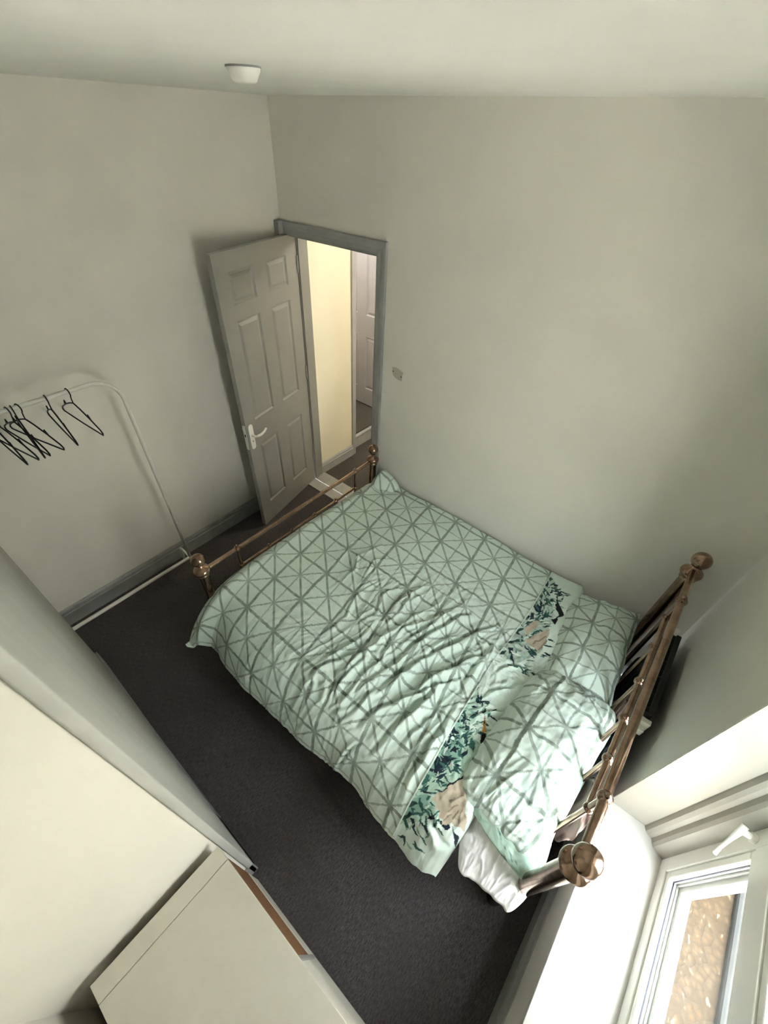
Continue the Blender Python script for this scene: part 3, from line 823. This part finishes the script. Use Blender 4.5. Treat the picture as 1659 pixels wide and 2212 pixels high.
nx, ns = 340, 420
s = np.linspace(0, STOT, ns)
t = np.linspace(0, 1, nx)
S2, T2 = np.meshgrid(s, t)
y_of_s = smooth_interp(s, _d, SEC[:, 0])
x_end = seam_x(y_of_s)
X2 = .945 + T2 * (x_end[None, :] - .945)
P, YFl = duvet_surface(X2, S2)
duv = grid_obj('duvet', P, M_duvet, uv=pat_uv(X2, -.03 - (S2 - .05)), flip=True)
tag(duv, 'rumpled sage green duvet with a dark lattice print across the bed', 'duvet')
def solid(o, th):
    m = o.modifiers.new('thickness', 'SOLIDIFY'); m.thickness = th; m.offset = -1
solid(duv, .014)
PRINT = [
 ('L', [(2.395,-1.053),(2.395,-1.167),(2.412,-1.3),(2.415,-1.435),(2.42,-1.556),(2.414,-1.654),(2.424,-1.746),(2.501,-1.667),(2.544,-1.593),(2.549,-1.464),(2.59,-1.367),(2.582,-1.3),(2.489,-1.257),(2.449,-1.126)]),
 ('G', [(2.405,-1.165),(2.434,-1.282),(2.474,-1.294),(2.505,-1.378),(2.478,-1.465),(2.459,-1.507),(2.429,-1.554),(2.422,-1.445),(2.423,-1.35),(2.408,-1.25)]),
 ('G', [(2.415,-1.668),(2.451,-1.598),(2.489,-1.551),(2.494,-1.594),(2.527,-1.598),(2.479,-1.658),(2.432,-1.73)]),
 ('P', [(2.476,-1.43),(2.512,-1.388),(2.485,-1.444),(2.467,-1.495),(2.471,-1.455)]),
 ('W', [(2.416,-1.373),(2.418,-1.343),(2.485,-1.363),(2.455,-1.367)]),
 ('W', [(2.412,-1.3),(2.404,-1.253),(2.411,-1.251),(2.42,-1.294)]),
 ('W', [(2.426,-1.62),(2.425,-1.562),(2.436,-1.567),(2.434,-1.618)]),
 ('W', [(2.394,-1.219),(2.393,-1.182),(2.44,-1.222),(2.42,-1.215)]),
 ('W', [(2.448,-1.27),(2.471,-1.285),(2.486,-1.317),(2.465,-1.301)]),
 ('W', [(2.49,-1.232),(2.516,-1.257),(2.519,-1.289)]),
 ('N', [(2.415,-1.334),(2.416,-1.306),(2.464,-1.313),(2.467,-1.343)]),
 ('N', [(2.416,-1.379),(2.432,-1.364),(2.464,-1.356),(2.469,-1.364),(2.445,-1.384)]),
 ('N', [(2.419,-1.421),(2.476,-1.398),(2.495,-1.387),(2.474,-1.427),(2.473,-1.474),(2.455,-1.493),(2.423,-1.455)]),
 ('N', [(2.42,-1.492),(2.447,-1.482),(2.45,-1.494),(2.424,-1.502)]),
 ('N', [(2.41,-1.284),(2.441,-1.293),(2.46,-1.311),(2.439,-1.307),(2.416,-1.306)]),
 ('N', [(2.443,-1.226),(2.469,-1.251),(2.48,-1.277),(2.46,-1.259)]),
 ('N', [(2.468,-1.281),(2.497,-1.296),(2.501,-1.321),(2.478,-1.301)]),
 ('N', [(2.5,-1.361),(2.515,-1.326),(2.522,-1.347),(2.511,-1.37)]),
 ('T', [(2.563,-1.284),(2.568,-1.302),(2.56,-1.341),(2.553,-1.371),(2.546,-1.343),(2.554,-1.313)]),
 ('N', [(2.413,-1.078),(2.441,-1.107),(2.464,-1.093),(2.443,-1.125),(2.431,-1.123)]),
 ('N', [(2.392,-1.124),(2.398,-1.105),(2.406,-1.138),(2.4,-1.156)]),
 ('T', [(2.384,-1.083),(2.407,-1.053),(2.4,-1.09),(2.398,-1.125)]),
 ('T', [(2.442,-1.151),(2.481,-1.094),(2.455,-1.135)]),
 ('T', [(2.421,-1.55),(2.457,-1.504),(2.444,-1.56)]),
 ('D', [(2.482,-1.472),(2.493,-1.468),(2.525,-1.485),(2.512,-1.486)]),
 ('T', [(2.495,-1.506),(2.518,-1.494),(2.522,-1.5),(2.508,-1.51)]),
 ('T', [(2.47,-1.348),(2.519,-1.366),(2.492,-1.373)]),
 ('T', [(2.495,-1.275),(2.525,-1.283),(2.533,-1.321),(2.509,-1.308)]),
 ('T', [(2.447,-1.578),(2.462,-1.54),(2.467,-1.57)]),
 ('D', [(2.42,-1.658),(2.436,-1.635),(2.465,-1.617),(2.452,-1.642),(2.43,-1.664)]),
 ('D', [(2.43,-1.714),(2.461,-1.66),(2.491,-1.639),(2.468,-1.677),(2.444,-1.712)]),
 ('N', [(2.469,-1.681),(2.484,-1.668),(2.501,-1.693),(2.532,-1.709),(2.498,-1.704)]),
 ('D', [(2.514,-1.65),(2.54,-1.601),(2.548,-1.599),(2.531,-1.632)]),
 ('D', [(2.55,-1.638),(2.559,-1.608),(2.566,-1.632),(2.557,-1.644)]),
 ('D', [(2.569,-1.634),(2.581,-1.633),(2.607,-1.644),(2.583,-1.644)]),
 ('T', [(2.45,-1.693),(2.461,-1.714),(2.486,-1.724),(2.477,-1.705)]),
 ('T', [(2.497,-1.661),(2.496,-1.639),(2.516,-1.68)]),
 ('C', [(2.562,-1.404),(2.591,-1.369),(2.605,-1.4),(2.593,-1.431),(2.62,-1.522),(2.649,-1.547),(2.659,-1.578),(2.641,-1.58),(2.621,-1.593),(2.6,-1.59),(2.592,-1.614),(2.576,-1.619),(2.57,-1.602),(2.555,-1.61),(2.545,-1.587),(2.527,-1.598),(2.524,-1.578),(2.5,-1.58),(2.505,-1.551),(2.525,-1.49)]),
 ('N', [(2.583,-1.622),(2.594,-1.602),(2.609,-1.604),(2.598,-1.624)]),
 ('N', [(2.612,-1.597),(2.629,-1.608),(2.649,-1.608),(2.665,-1.64),(2.636,-1.624)]),
 ('K', [(2.51,-1.54),(2.523,-1.487),(2.561,-1.403),(2.568,-1.402),(2.532,-1.484)]),
 ('B', [(2.567,-1.568),(2.586,-1.522),(2.59,-1.525),(2.573,-1.57)]),
 ('B', [(2.572,-1.605),(2.584,-1.565),(2.588,-1.568),(2.578,-1.607)]),
 ('B', [(2.555,-1.535),(2.587,-1.477),(2.592,-1.481),(2.562,-1.538)]),
 ('B', [(2.62,-1.576),(2.605,-1.521),(2.611,-1.521),(2.628,-1.578)]),
 ('B', [(2.593,-1.578),(2.598,-1.541),(2.602,-1.544),(2.599,-1.581)]),
 ('W', [(2.572,-1.396),(2.593,-1.367),(2.603,-1.397),(2.587,-1.421)]),
 ('K', [(2.557,-1.388),(2.567,-1.369),(2.591,-1.359),(2.587,-1.378),(2.569,-1.391)]),
 ('K', [(2.529,-1.222),(2.542,-1.222),(2.562,-1.251),(2.591,-1.259),(2.593,-1.275),(2.574,-1.285),(2.553,-1.276),(2.532,-1.26),(2.525,-1.237)]),
 ('W', [(2.526,-1.23),(2.536,-1.227),(2.542,-1.242),(2.532,-1.245)]),
 ('O', [(2.489,-1.148),(2.536,-1.211),(2.523,-1.226)]),
 ('K', [(2.489,-1.148),(2.514,-1.187),(2.51,-1.191)]),
 ('F', [(2.37,-0.12),(2.443,-0.192),(2.437,-0.306),(2.514,-0.42),(2.519,-0.492),(2.551,-0.676),(2.485,-0.833),(2.386,-0.823),(2.38,-0.652),(2.391,-0.471),(2.358,-0.268)]),
 ('C', [(2.427,-0.601),(2.436,-0.538),(2.465,-0.502),(2.471,-0.571),(2.45,-0.635)]),
 ('C', [(2.461,-0.67),(2.492,-0.589),(2.531,-0.519),(2.546,-0.595),(2.543,-0.684),(2.505,-0.683)]),
 ('L', [(2.353,-0.317),(2.365,-0.284),(2.389,-0.35),(2.379,-0.389)]),
 ('L', [(2.4,-0.253),(2.427,-0.251),(2.447,-0.328)]),
 ('W', [(2.427,-0.418),(2.46,-0.448),(2.457,-0.47),(2.431,-0.455)]),
 ('W', [(2.417,-0.497),(2.446,-0.461),(2.436,-0.509)]),
 ('N', [(2.383,-0.427),(2.393,-0.388),(2.436,-0.41),(2.457,-0.441),(2.426,-0.459)]),
 ('N', [(2.387,-0.533),(2.426,-0.489),(2.442,-0.551),(2.427,-0.601),(2.414,-0.547)]),
 ('N', [(2.4,-0.36),(2.428,-0.377),(2.432,-0.414)]),
 ('N', [(2.411,-0.182),(2.447,-0.177),(2.429,-0.208)]),
 ('N', [(2.427,-0.212),(2.468,-0.211),(2.447,-0.233)]),
 ('N', [(2.375,-0.236),(2.386,-0.181),(2.397,-0.239)]),
 ('T', [(2.373,-0.255),(2.424,-0.275),(2.418,-0.323)]),
 ('T', [(2.418,-0.323),(2.455,-0.332),(2.449,-0.378)]),
 ('T', [(2.462,-0.466),(2.483,-0.409),(2.498,-0.473)]),
 ('T', [(2.377,-0.483),(2.385,-0.451),(2.396,-0.496)]),
 ('T', [(2.367,-0.146),(2.395,-0.145),(2.39,-0.183)]),
 ('D', [(2.38,-0.652),(2.421,-0.602),(2.425,-0.624),(2.4,-0.664)]),
 ('D', [(2.377,-0.753),(2.431,-0.687),(2.461,-0.67),(2.415,-0.732)]),
 ('N', [(2.414,-0.773),(2.431,-0.748),(2.45,-0.791),(2.486,-0.837),(2.445,-0.816)]),
 ('D', [(2.377,-0.821),(2.413,-0.797),(2.412,-0.823),(2.388,-0.841)]),
 ('K', [(2.512,-0.46),(2.536,-0.405),(2.538,-0.477)]),
 ('D', [(2.499,-0.723),(2.511,-0.695),(2.544,-0.708),(2.53,-0.724)]),
 ('B', [(2.494,-0.659),(2.53,-0.574),(2.536,-0.579),(2.502,-0.664)]),
 ('B', [(2.533,-0.676),(2.543,-0.589),(2.549,-0.592),(2.541,-0.677)]),
 ('K', [(2.462,-0.25),(2.5,-0.323),(2.554,-0.374),(2.541,-0.408),(2.495,-0.358)]),
 ('K', [(2.542,-0.395),(2.524,-0.473),(2.529,-0.395)]),
]
PCOL = {'L': (.40, .56, .46), 'G': (.24, .41, .33), 'F': (.44, .55, .48), 'P': (.55, .52, .50), 'W': (.62, .74, .66), 'N': (.012, .022, .038), 'T': (.035, .12, .10),
        'D': (.02, .065, .055), 'C': (.52, .45, .35), 'B': (.30, .24, .18), 'K': (.008, .009, .011), 'O': (.55, .27, .06)}
def in_poly(x, y, pl):
    c = np.zeros(x.shape, bool); n = len(pl)
    for i in range(n):
        (x0, y0), (x1, y1) = pl[i], pl[(i + 1) % n]
        if y0 == y1: continue
        c ^= ((y0 > y) != (y1 > y)) & (x < (x1 - x0) * (y - y0) / (y1 - y0) + x0)
    return c
def leaf_mask(x, y, b, a, ln, w):
    dx, dy = x - b[0], y - b[1]
    u = (dx * math.cos(a) + dy * math.sin(a)) / ln; v = -dx * math.sin(a) + dy * math.cos(a)
    return (u > 0) & (u < 1) & (np.abs(v) < w * np.sin(np.pi * np.clip(u, 0, 1) ** .8))
nx2, ns2 = 96, 640
s = np.linspace(0, STOT, ns2); t = np.linspace(0, 1, nx2)
S2, T2 = np.meshgrid(s, t)
ys = smooth_interp(s, _d, SEC[:, 0])
e0 = seam_x(ys); e1 = np.interp(-ys, [0, .15, .35, .9, 1.25, 1.45, 1.6, 1.75], [2.575, 2.59, 2.62, 2.635, 2.645, 2.66, 2.665, 2.665])
X2 = e0[None, :] - .004 + T2 * (e1 - e0 + .004)[None, :]
P, YFl = duvet_surface(X2, S2)
P[..., 2] += .004 * np.exp(-((T2) / .06) ** 2) + .0015
# head end of the duvet rolls over
P[..., 2] -= .05 * np.clip((T2 - .86) / .14, 0, 1) ** 2
qx = P[..., 0] + .004 * vnoise(X2 * 60, S2 * 60, 120); qy = P[..., 1] + (.6 - P[..., 2]) * -.18 + .004 * vnoise(X2 * 60, S2 * 60, 121)
cols = np.empty(P.shape); cols[:] = (.66, .775, .71)
tint = .5 + .5 * vnoise(X2 * 9, S2 * 9, 122)
cols *= (.96 + .06 * tint)[..., None]
for c, plg in PRINT:
    k = in_poly(qx, qy, plg)
    v = PCOL[c]
    cols[k] = np.array(v) * (.85 + .3 * tint[k])[:, None]
# slender sprigs around the traced leaves
r2 = np.random.default_rng(5)
def sprigs(n, ylo, yhi, xlo, xhi, base):
    global cols
    for i in range(n):
        b = (r2.uniform(xlo, xhi), r2.uniform(ylo, yhi)); a = r2.normal(base, .9); ln = r2.uniform(.025, .065); w = r2.uniform(.003, .0065)
        k = leaf_mask(qx, qy, b, a, ln, w)
        cols[k] = np.array(PCOL['GTDWNT'[r2.integers(6)]]) * r2.uniform(.8, 1.2)
sprigs(120, -1.62, -1.10, 2.405, 2.51, 1.2)
sprigs(30, -1.78, -1.58, 2.43, 2.56, -1.0)
sprigs(110, -.66, -.20, 2.40, 2.50, 1.4)
sprigs(50, -.86, -.58, 2.42, 2.56, .2)
for c, plg in PRINT:
    if c in 'CBKO' or plg[0][0] > 2.55:
        k = in_poly(qx, qy, plg)
        cols[k] = np.array(PCOL[c]) * (.85 + .3 * tint[k])[:, None]
# pale stitched seam where the border starts
cols[T2 < .022] = (.70, .80, .73)
brd = grid_obj('turned_back_border', P, M_border, duv, cols=cols, flip=True)
brd['label'] = 'turned-back plain edge printed with dark leaves and a long-beaked bird'
solid(brd, .012)

# ================================================================== pillows
def pillow(name, C, ux, uy, hx, hy, T, mat_top, zbase, label=None, seed=0, tilt=(0, 0), rest_k=.35, n=90, m=120, wr=1.0, uvo=(0, 0), uvs=.228, prn=None, rc=.04, pinch=.075, parent=None):
    """soft cushion; ux,uy are unit axes in the bed plane; prn(a,b,side)-> colours,alpha"""
    a = np.linspace(-1, 1, n); b = np.linspace(-1, 1, m)
    # two sheets stitched into one tube: go round in a
    aa = np.r_[a, a[::-1][1:]]
    side = np.r_[np.ones(n), -np.ones(n - 1)]
    A, B = np.meshgrid(aa, b, indexing='ij'); SD = np.repeat(side[:, None], m, 1)
    A0 = A.copy(); 
    prof = (np.clip(1 - np.abs(A) ** 2.6, 0, 1) ** .62) * (np.clip(1 - np.abs(B) ** 2.8, 0, 1) ** .60)
    pin = 1 - pinch * (1 - np.abs(B) ** 4)            # concave sides between pointed corners
    pinb = 1 - .055 * (1 - np.abs(A) ** 4)
    x = A * hx * pin * (1 - rc * np.abs(B) ** 7); y = B * hy * pinb * (1 - rc * np.abs(A) ** 7)
    up = np.where(SD > 0, 1.0, -rest_k)
    nz_ = .10 * vnoise(A * 2.2 + seed, B * 2.6, 200 + seed) + .06 * vnoise(A * 5 + seed, B * 6, 201 + seed)
    z = T * prof * up * (1 + nz_)
    # wrinkles: radiating from corners and edges
    wv = 0
    for k, (f, am) in enumerate(((7, .0055), (12, .0038), (20, .0022), (33, .0012))):
        q = vnoise(A * f * .55 + seed * 3, B * f * .75 + 1.6 * vnoise(A * 2, B * 2, 210 + seed), 220 + k + seed)
        wv = wv + am * (1 - 2 * np.abs(q) ** .7)
    edge = np.clip(np.maximum(np.abs(A), np.abs(B)), 0, 1)
    z = z + np.where(SD > 0, 1, .4) * wr * wv * (.35 + .9 * edge ** 3) * (prof > .02) * np.clip(prof * 2.5, 0, 1)
    x = x + .006 * vnoise(B * 5, A * 2, 230 + seed); y = y + .006 * vnoise(A * 5, B * 2, 231 + seed)
    z = z + tilt[0] * A * hx + tilt[1] * B * hy
    base = zbase + rest_k * T
    P = np.empty(A.shape + (3,))
    P[..., 0] = C[0] + ux[0] * x + uy[0] * y
    P[..., 1] = C[1] + ux[1] * x + uy[1] * y
    P[..., 2] = base + z
    uv = np.stack([(A0 * hx) / uvs + uvo[0], (B * hy) / uvs + uvo[1]], -1)
    uv[SD < 0] += .37
    cols = None
    if prn is not None:
        cols = prn(A, B, SD)
    o = grid_obj(name, P, mat_top, parent, uv=uv, cols=cols)
    bm = bmesh.new(); bm.from_mesh(o.data); bmesh.ops.remove_doubles(bm, verts=bm.verts, dist=2e-4)
    bmesh.ops.recalc_face_normals(bm, faces=bm.faces); bm.to_mesh(o.data); bm.free()
    return o, P
def rot(a): return (math.cos(a), math.sin(a)), (-math.sin(a), math.cos(a))

def leafy(seed, dens=60, cond=None):
    rr = np.random.default_rng(seed)
    def f(A, B, SD):
        c = np.zeros(A.shape + (4,)); c[..., :3] = (.645, .765, .70)
        k0 = cond(A, B, SD)
        c[k0, 3] = 1; c[k0, :3] = (.42, .60, .50)
        for i in range(dens):
            k = leaf_mask(A, B, (rr.uniform(-1, 1), rr.uniform(-1, 1)), rr.uniform(0, 6.3), rr.uniform(.12, .3), rr.uniform(.02, .05)) & k0
            c[k, :3] = PCOL['GTNWTG'[rr.integers(6)]]
        return c
    return f
# far pillow against the wall side
u, v = rot(math.radians(5))
p1, _ = pillow('pillow', (2.722, -.490), u, v, .197, .392, .120, M_duvetp, .540, seed=1, pinch=.11, rc=0, tilt=(.16, 0), uvo=(.15, .45), uvs=.20, wr=.6,
               prn=leafy(11, 70, lambda A, B, S: (S < 0)))
tag(p1, 'plump lattice-print pillow next to the wall, tucked under the other', 'pillow', 'lattice-print pillows on the brass bed')
# near pillow lying over the first
u, v = rot(math.radians(-4))
p2, P2 = pillow('pillow', (2.742, -1.125), u, v, .195, .40, .135, M_duvetp, .575, seed=3, rc=.13, pinch=.02, tilt=(.12, .04), uvo=(.35, .1), uvs=.235, wr=1.6,
                prn=leafy(12, 90, lambda A, B, S: (S < 0) | ((A > .93) & (np.abs(B) < .8))))
tag(p2, 'creased lattice-print pillow nearest the window, white pillow poking out below', 'pillow', 'lattice-print pillows on the brass bed')
# open mouth of the near pillowcase: lower lip with the lining showing
def lip():
    n, m = 40, 24
    a = np.linspace(-1, 1, n); b = np.linspace(0, 1, m)
    A, B = np.meshgrid(a, b, indexing='ij')
    x = 2.752 + A * .165 + .02 * B; y = -1.435 - .11 * B + .02 * A ** 2 - .045 * A * B
    z = .648 - .055 * B + .02 * (1 - A ** 2) * (1 - B) + .008 * vnoise(A * 3, B * 3, 300) + .004 * vnoise(A * 8, B * 5, 301)
    return np.stack([x, y, z], -1), np.stack([A, B], -1)
LP, LU = lip()
lo_ = grid_obj('pillowcase_flap', LP, M_duvetp, p2, uv=LU * 1.1 + .3, cols=leafy(14, 50, lambda A, B, S: S > 0)(LU[..., 0], LU[..., 1] * 2 - 1, np.ones(LU.shape[:2])) * np.array([1, 1, 1, .8]))
solid(lo_, .004)
lo_['label'] = 'open leaf-printed mouth of the pillowcase'
# plain white pillow underneath, sticking out past the mattress
u, v = rot(math.radians(4))
p3, _ = pillow('pillow', (2.785, -1.325), u, v, .15, .36, .068, M_sheet, .512, seed=6, rc=.16, pinch=.02, tilt=(0, .12), wr=1.5)
tag(p3, 'plain white pillow sticking out at the bedside under the lattice pillow', 'pillow')

# ------------------------------------------------------------------ clothes stuffed behind the pillows
def garment(name, C, sx, sy, sz, m, seed, label, rz=0):
    n, k = 60, 44
    th = np.linspace(0, 2 * np.pi, n); ph = np.linspace(.02, np.pi - .02, k)
    T, Ph = np.meshgrid(th, ph, indexing='ij')
    x = np.sin(Ph) * np.cos(T); y = np.sin(Ph) * np.sin(T); z = np.cos(Ph)
    cx, sn = np.cos(T), np.sin(T)
    r = 1 + .22 * vnoise(x * 1.7 + 3, y * 1.7 + z, 400 + seed) + .16 * (1 - 2 * np.abs(vnoise(x * 3.5 + z, y * 3.5 - z, 410 + seed))) + .05 * vnoise(x * 8, y * 8 + z * 5, 420 + seed)
    X = x * r * sx; Y = y * r * sy; Z = np.maximum(z * r * sz, -sz * .75)
    c, s_ = math.cos(rz), math.sin(rz)
    P = np.stack([C[0] + c * X - s_ * Y, C[1] + s_ * X + c * Y, C[2] + Z], -1)
    o = grid_obj(name, P, m)
    bm = bmesh.new(); bm.from_mesh(o.data); bmesh.ops.remove_doubles(bm, verts=bm.verts, dist=1e-4); bmesh.ops.holes_fill(bm, edges=bm.edges); bmesh.ops.recalc_face_normals(bm, faces=bm.faces); bm.to_mesh(o.data); bm.free()
    return tag(o, label, 'clothes', 'clothes stuffed behind the pillows')
garment('crumpled_garment', (2.957, -.45, .47), .020, .10, .19, M_char, 1, 'charcoal garment behind the pillow next to the wall')
garment('crumpled_garment', (2.957, -.675, .47), .020, .07, .18, M_pink, 2, 'small dusty pink garment between the two charcoal ones')
garment('crumpled_garment', (2.985, -.875, .46), .040, .09, .20, M_char, 3, 'charcoal garment behind the pillow nearest the window')
garment('crumpled_garment', (2.985, -1.165, .48), .040, .125, .21, M_pink, 4, 'dusty pink garment bulging towards the window')

# ================================================================== clothes rail and hangers
RX, RYA, RYB, RZ = .22, -1.364, -2.40, 1.548
rl = empty('clothes_rail', (RX, (RYA + RYB) / 2, 0))
tag(rl, 'white tubular clothes rail standing along the left wall', 'clothes rail')
def arc(cy, cz, r, a0, a1, n=8):
    return [(RX, cy + r * math.cos(a0 + (a1 - a0) * i / n), cz + r * math.sin(a0 + (a1 - a0) * i / n)) for i in range(n + 1)]
rb = .13
MB().tube([(RX, RYA, .155)] + [(RX, RYA, RZ - rb)] + arc(RYA - rb, RZ - rb, rb, 0, math.pi / 2)[1:] + arc(RYB + rb, RZ - rb, rb, math.pi / 2, math.pi)[:] + [(RX, RYB, .155)], .0105, 12).build('hoop', M_rail, rl, smooth=True)
MB().tube([(RX, RYA, .160), (RX, RYB, .160)], .0125, 12).build('base_bar', M_rail, rl, smooth=True, autos=.8)
for y in (RYA, RYB):
    MB().tube([(RX - .145, y, .004), (RX - .145, y, .130), (RX - .137, y, .150), (RX - .115, y, .160), (RX + .115, y, .160), (RX + .137, y, .150), (RX + .145, y, .130), (RX + .145, y, .004)], .0105, 12).build('foot', M_rail, rl, smooth=True)
def hanger_mesh():
    """hook centre at origin on the rail, body in the local XZ plane"""
    r = .0036
    q = MB()
    hook = [(.020 * math.cos(a) , 0, .004 + .020 * math.sin(a)) for a in np.linspace(math.radians(200), math.radians(-60), 14)]
    hook = [(x, 0, z - .004 + .0) for x, y, z in hook]
    q.tube(hook + [(.003, 0, -.035), (0, 0, -.055)], r * .8, 8)
    body = [(0, 0, -.055), (-.05, 0, -.070), (-.12, 0, -.100), (-.185, 0, -.135), (-.198, 0, -.150), (-.192, 0, -.162), (0, 0, -.166), (.192, 0, -.162), (.198, 0, -.150), (.185, 0, -.135), (.12, 0, -.100), (.05, 0, -.070)]
    b = MB().tube(body, r, 8, closed=True)
    n_ = [MB().tube([(sx * .105, 0, -.094), (sx * .115, 0, -.078), (sx * .128, 0, -.100)], r * .8, 8) for sx in (-1, 1)]
    return q, b, n_
HZ = RZ + .0105 - .0165
hang = [(-1.594, 4, 'black hanger nearest the bend of the rail'), (-1.690, -3, 'black hanger hanging alone between the bend and the bunch'),
        (-1.806, 14, 'black hanger at the right of the bunched hangers'), (-1.830, -4, 'black hanger second in the bunch, twisted the other way'), (-1.848, 8, 'black hanger in the middle of the bunch'),
        (-1.905, 11, 'black hanger second from the photo edge'), (-1.925, 3, 'black hanger cut by the left edge of the photo')]
proto = None
for y, deg, lab in hang:
    if proto is None:
        h = empty('coat_hanger', (RX, y, HZ), math.radians(deg))
        a, b, c = hanger_mesh()
        parts = [a.build('hook', M_black, h, local=True, smooth=True), b.build('body', M_black, h, local=True, smooth=True)] + [k.build('notch', M_black, h, local=True, smooth=True) for k in c]
        proto = h; proto_parts = parts
    else:
        h = proto.copy(); COL.objects.link(h)
        h.location = (RX, y, HZ); h.rotation_euler = (0, 0, math.radians(deg))
        for q in proto_parts:
            c = q.copy(); COL.objects.link(c); c.parent = h
    tag(h, lab, 'hanger', 'black hangers on the clothes rail')

# ================================================================== chest of drawers
CH = empty('chest_of_drawers', (2.45, -2.41, 0))
tag(CH, 'white chest of drawers with an open drawer, in the near alcove', 'chest of drawers')
cx0, cx1, cyb, cyf, cz = 2.041, 2.86, -2.622, -2.206, .782
MB().box(cx0 + .054, cx1, cyb, cyf, cz - .022, cz).build('top', M_white, CH, bevel=.0015)
MB().box(cx0, cx0 + .053, cyb, cyf, cz - .022, cz - .0004).build('top_edge_strip', M_white, CH, bevel=.0015)
for xa in (cx0 + .004, 2.432, cx1 - .022):
    MB().box(xa, xa + .018, cyb + .004, cyf - .012, .0, cz - .022).build('upright_panel', M_white, CH)
MB().box(cx0 + .02, cx1 - .02, cyb + .004, cyb + .008, .03, cz - .022).build('back_panel', M_brown, CH)
MB().box(cx0 + .02, cx1 - .02, cyb + .01, cyf - .02, .05, .066).build('bottom_panel', M_white, CH)
MB().box(cx0 + .014, cx1 - .004, cyf - .022, cyf - .006, .0, .055).build('plinth', M_white, CH)
fy = cyf - .006
for xa, xb, za, zb, m_, lab in ((cx0 + .014, 2.434, .06, .25, M_white, None), (2.444, cx1 - .004, .06, .385, M_white, None), (2.444, cx1 - .004, .392, .722, M_white, None)):
    d = empty('drawer', (xa, fy, za)); d.parent = CH; d.location = Vector((xa, fy, za)) - Vector(CH.location)
    MB().box(xa, xb, fy - .016, fy, za, zb).build('drawer_front', M_white, d, bevel=.002)
    MB().box(xa + .025, xa + .037, fy - .36, fy - .016, za + .02, zb - .03).box(xb - .037, xb - .025, fy - .36, fy - .016, za + .02, zb - .03).box(xa + .037, xb - .037, fy - .36, fy - .35, za + .02, zb - .03).build('drawer_sides', M_white, d)
    MB().box(xa + .037, xb - .037, fy - .35, fy - .016, za + .02, za + .026).build('drawer_base', M_brown, d)
hb = MB().box(cx0 + .016, 2.432, fy - .012, fy - .001, .255, cz - .022).build('bare_drawer_panel', M_brown, CH)
hb['label'] = 'bare brown hardboard where a drawer front is missing'
MB().box(2.428, 2.442, fy - .012, fy + .002, .06, cz - .022).build('divider_edge', M_lgrey, CH)
MB().box(2.45, cx1 - .022, fy - .035, fy - .020, .725, cz - .022).build('gap_shade_strip', M_dark, CH)  # dark strip painted in as the shade of the open gap

# ================================================================== ceiling alarm, wall plate scar
al = empty('smoke_alarm', (1.345, -1.163, H))
tag(al, 'small white smoke alarm on the ceiling', 'smoke alarm')
MB().lathe([(.043, -.0035), (.043, 0)], (1.345, -1.163, H), 32).build('mounting_plate', M_dgrey, al, smooth=True, autos=.7)
MB().lathe([(.003, -.030), (.022, -.0295), (.029, -.026), (.033, -.018), (.0385, -.010), (.0405, -.004), (.0405, -.0036)], (1.345, -1.163, H), 32).build('cover', M_plastic, al, smooth=True, autos=.9)

sc = empty('switch_scar', (1.013, 0, 1.375))
tag(sc, 'unpainted filler patch with two screw holes beside the doorway', 'wall patch')
out = [(-.046, .035), (-.020, .040), (.022, .030), (.046, .020), (.038, .006), (.036, -.012), (.037, -.036), (.012, -.034), (-.018, -.028), (-.036, -.014), (-.042, .004)]
MB().prism([(1.013 + a, 1.375 + b) for a, b in out], 'y', -.0015, .0).build('filler_patch', M_scar, sc)
for a, b in ((-.036, .010), (.030, -.008)):
    MB().tube([(1.013 + a, -.0014, 1.375 + b), (1.013 + a, -.0022, 1.375 + b)], .0042, 12).build('screw_hole', M_black, sc)

# ================================================================== black radiator behind the headboard
rd = empty('black_radiator', (3.05, -.48, .30))
tag(rd, 'black ribbed radiator behind the headboard spindles', 'radiator')
MB().box(3.030, 3.052, -.735, -.215, .22, .735).build('back_panel', M_iron, rd, bevel=.004)
y = -.722
while y < -.225:
    MB().box(2.988, 3.030, y, y + .0085, .24, .725).build('fin', M_iron, rd)
    y += .0205
MB().box(2.995, 3.06, -.768, -.742, .655, .712).build('end_bracket', M_plastic, rd, bevel=.004)
MB().box(3.00, 3.05, -.800, -.772, .650, .690).build('end_bracket', M_plastic, rd, bevel=.004)
MB().sphere((3.02, -.205, .75), .014, 14).tube([(3.02, -.205, .72), (3.02, -.205, .75)], .008, 10).build('valve_cap', M_plastic, rd, smooth=True)
for yy in (-.65, -.30):
    MB().box(3.025, 3.055, yy - .02, yy + .02, .0, .22).build('foot', M_iron, rd)
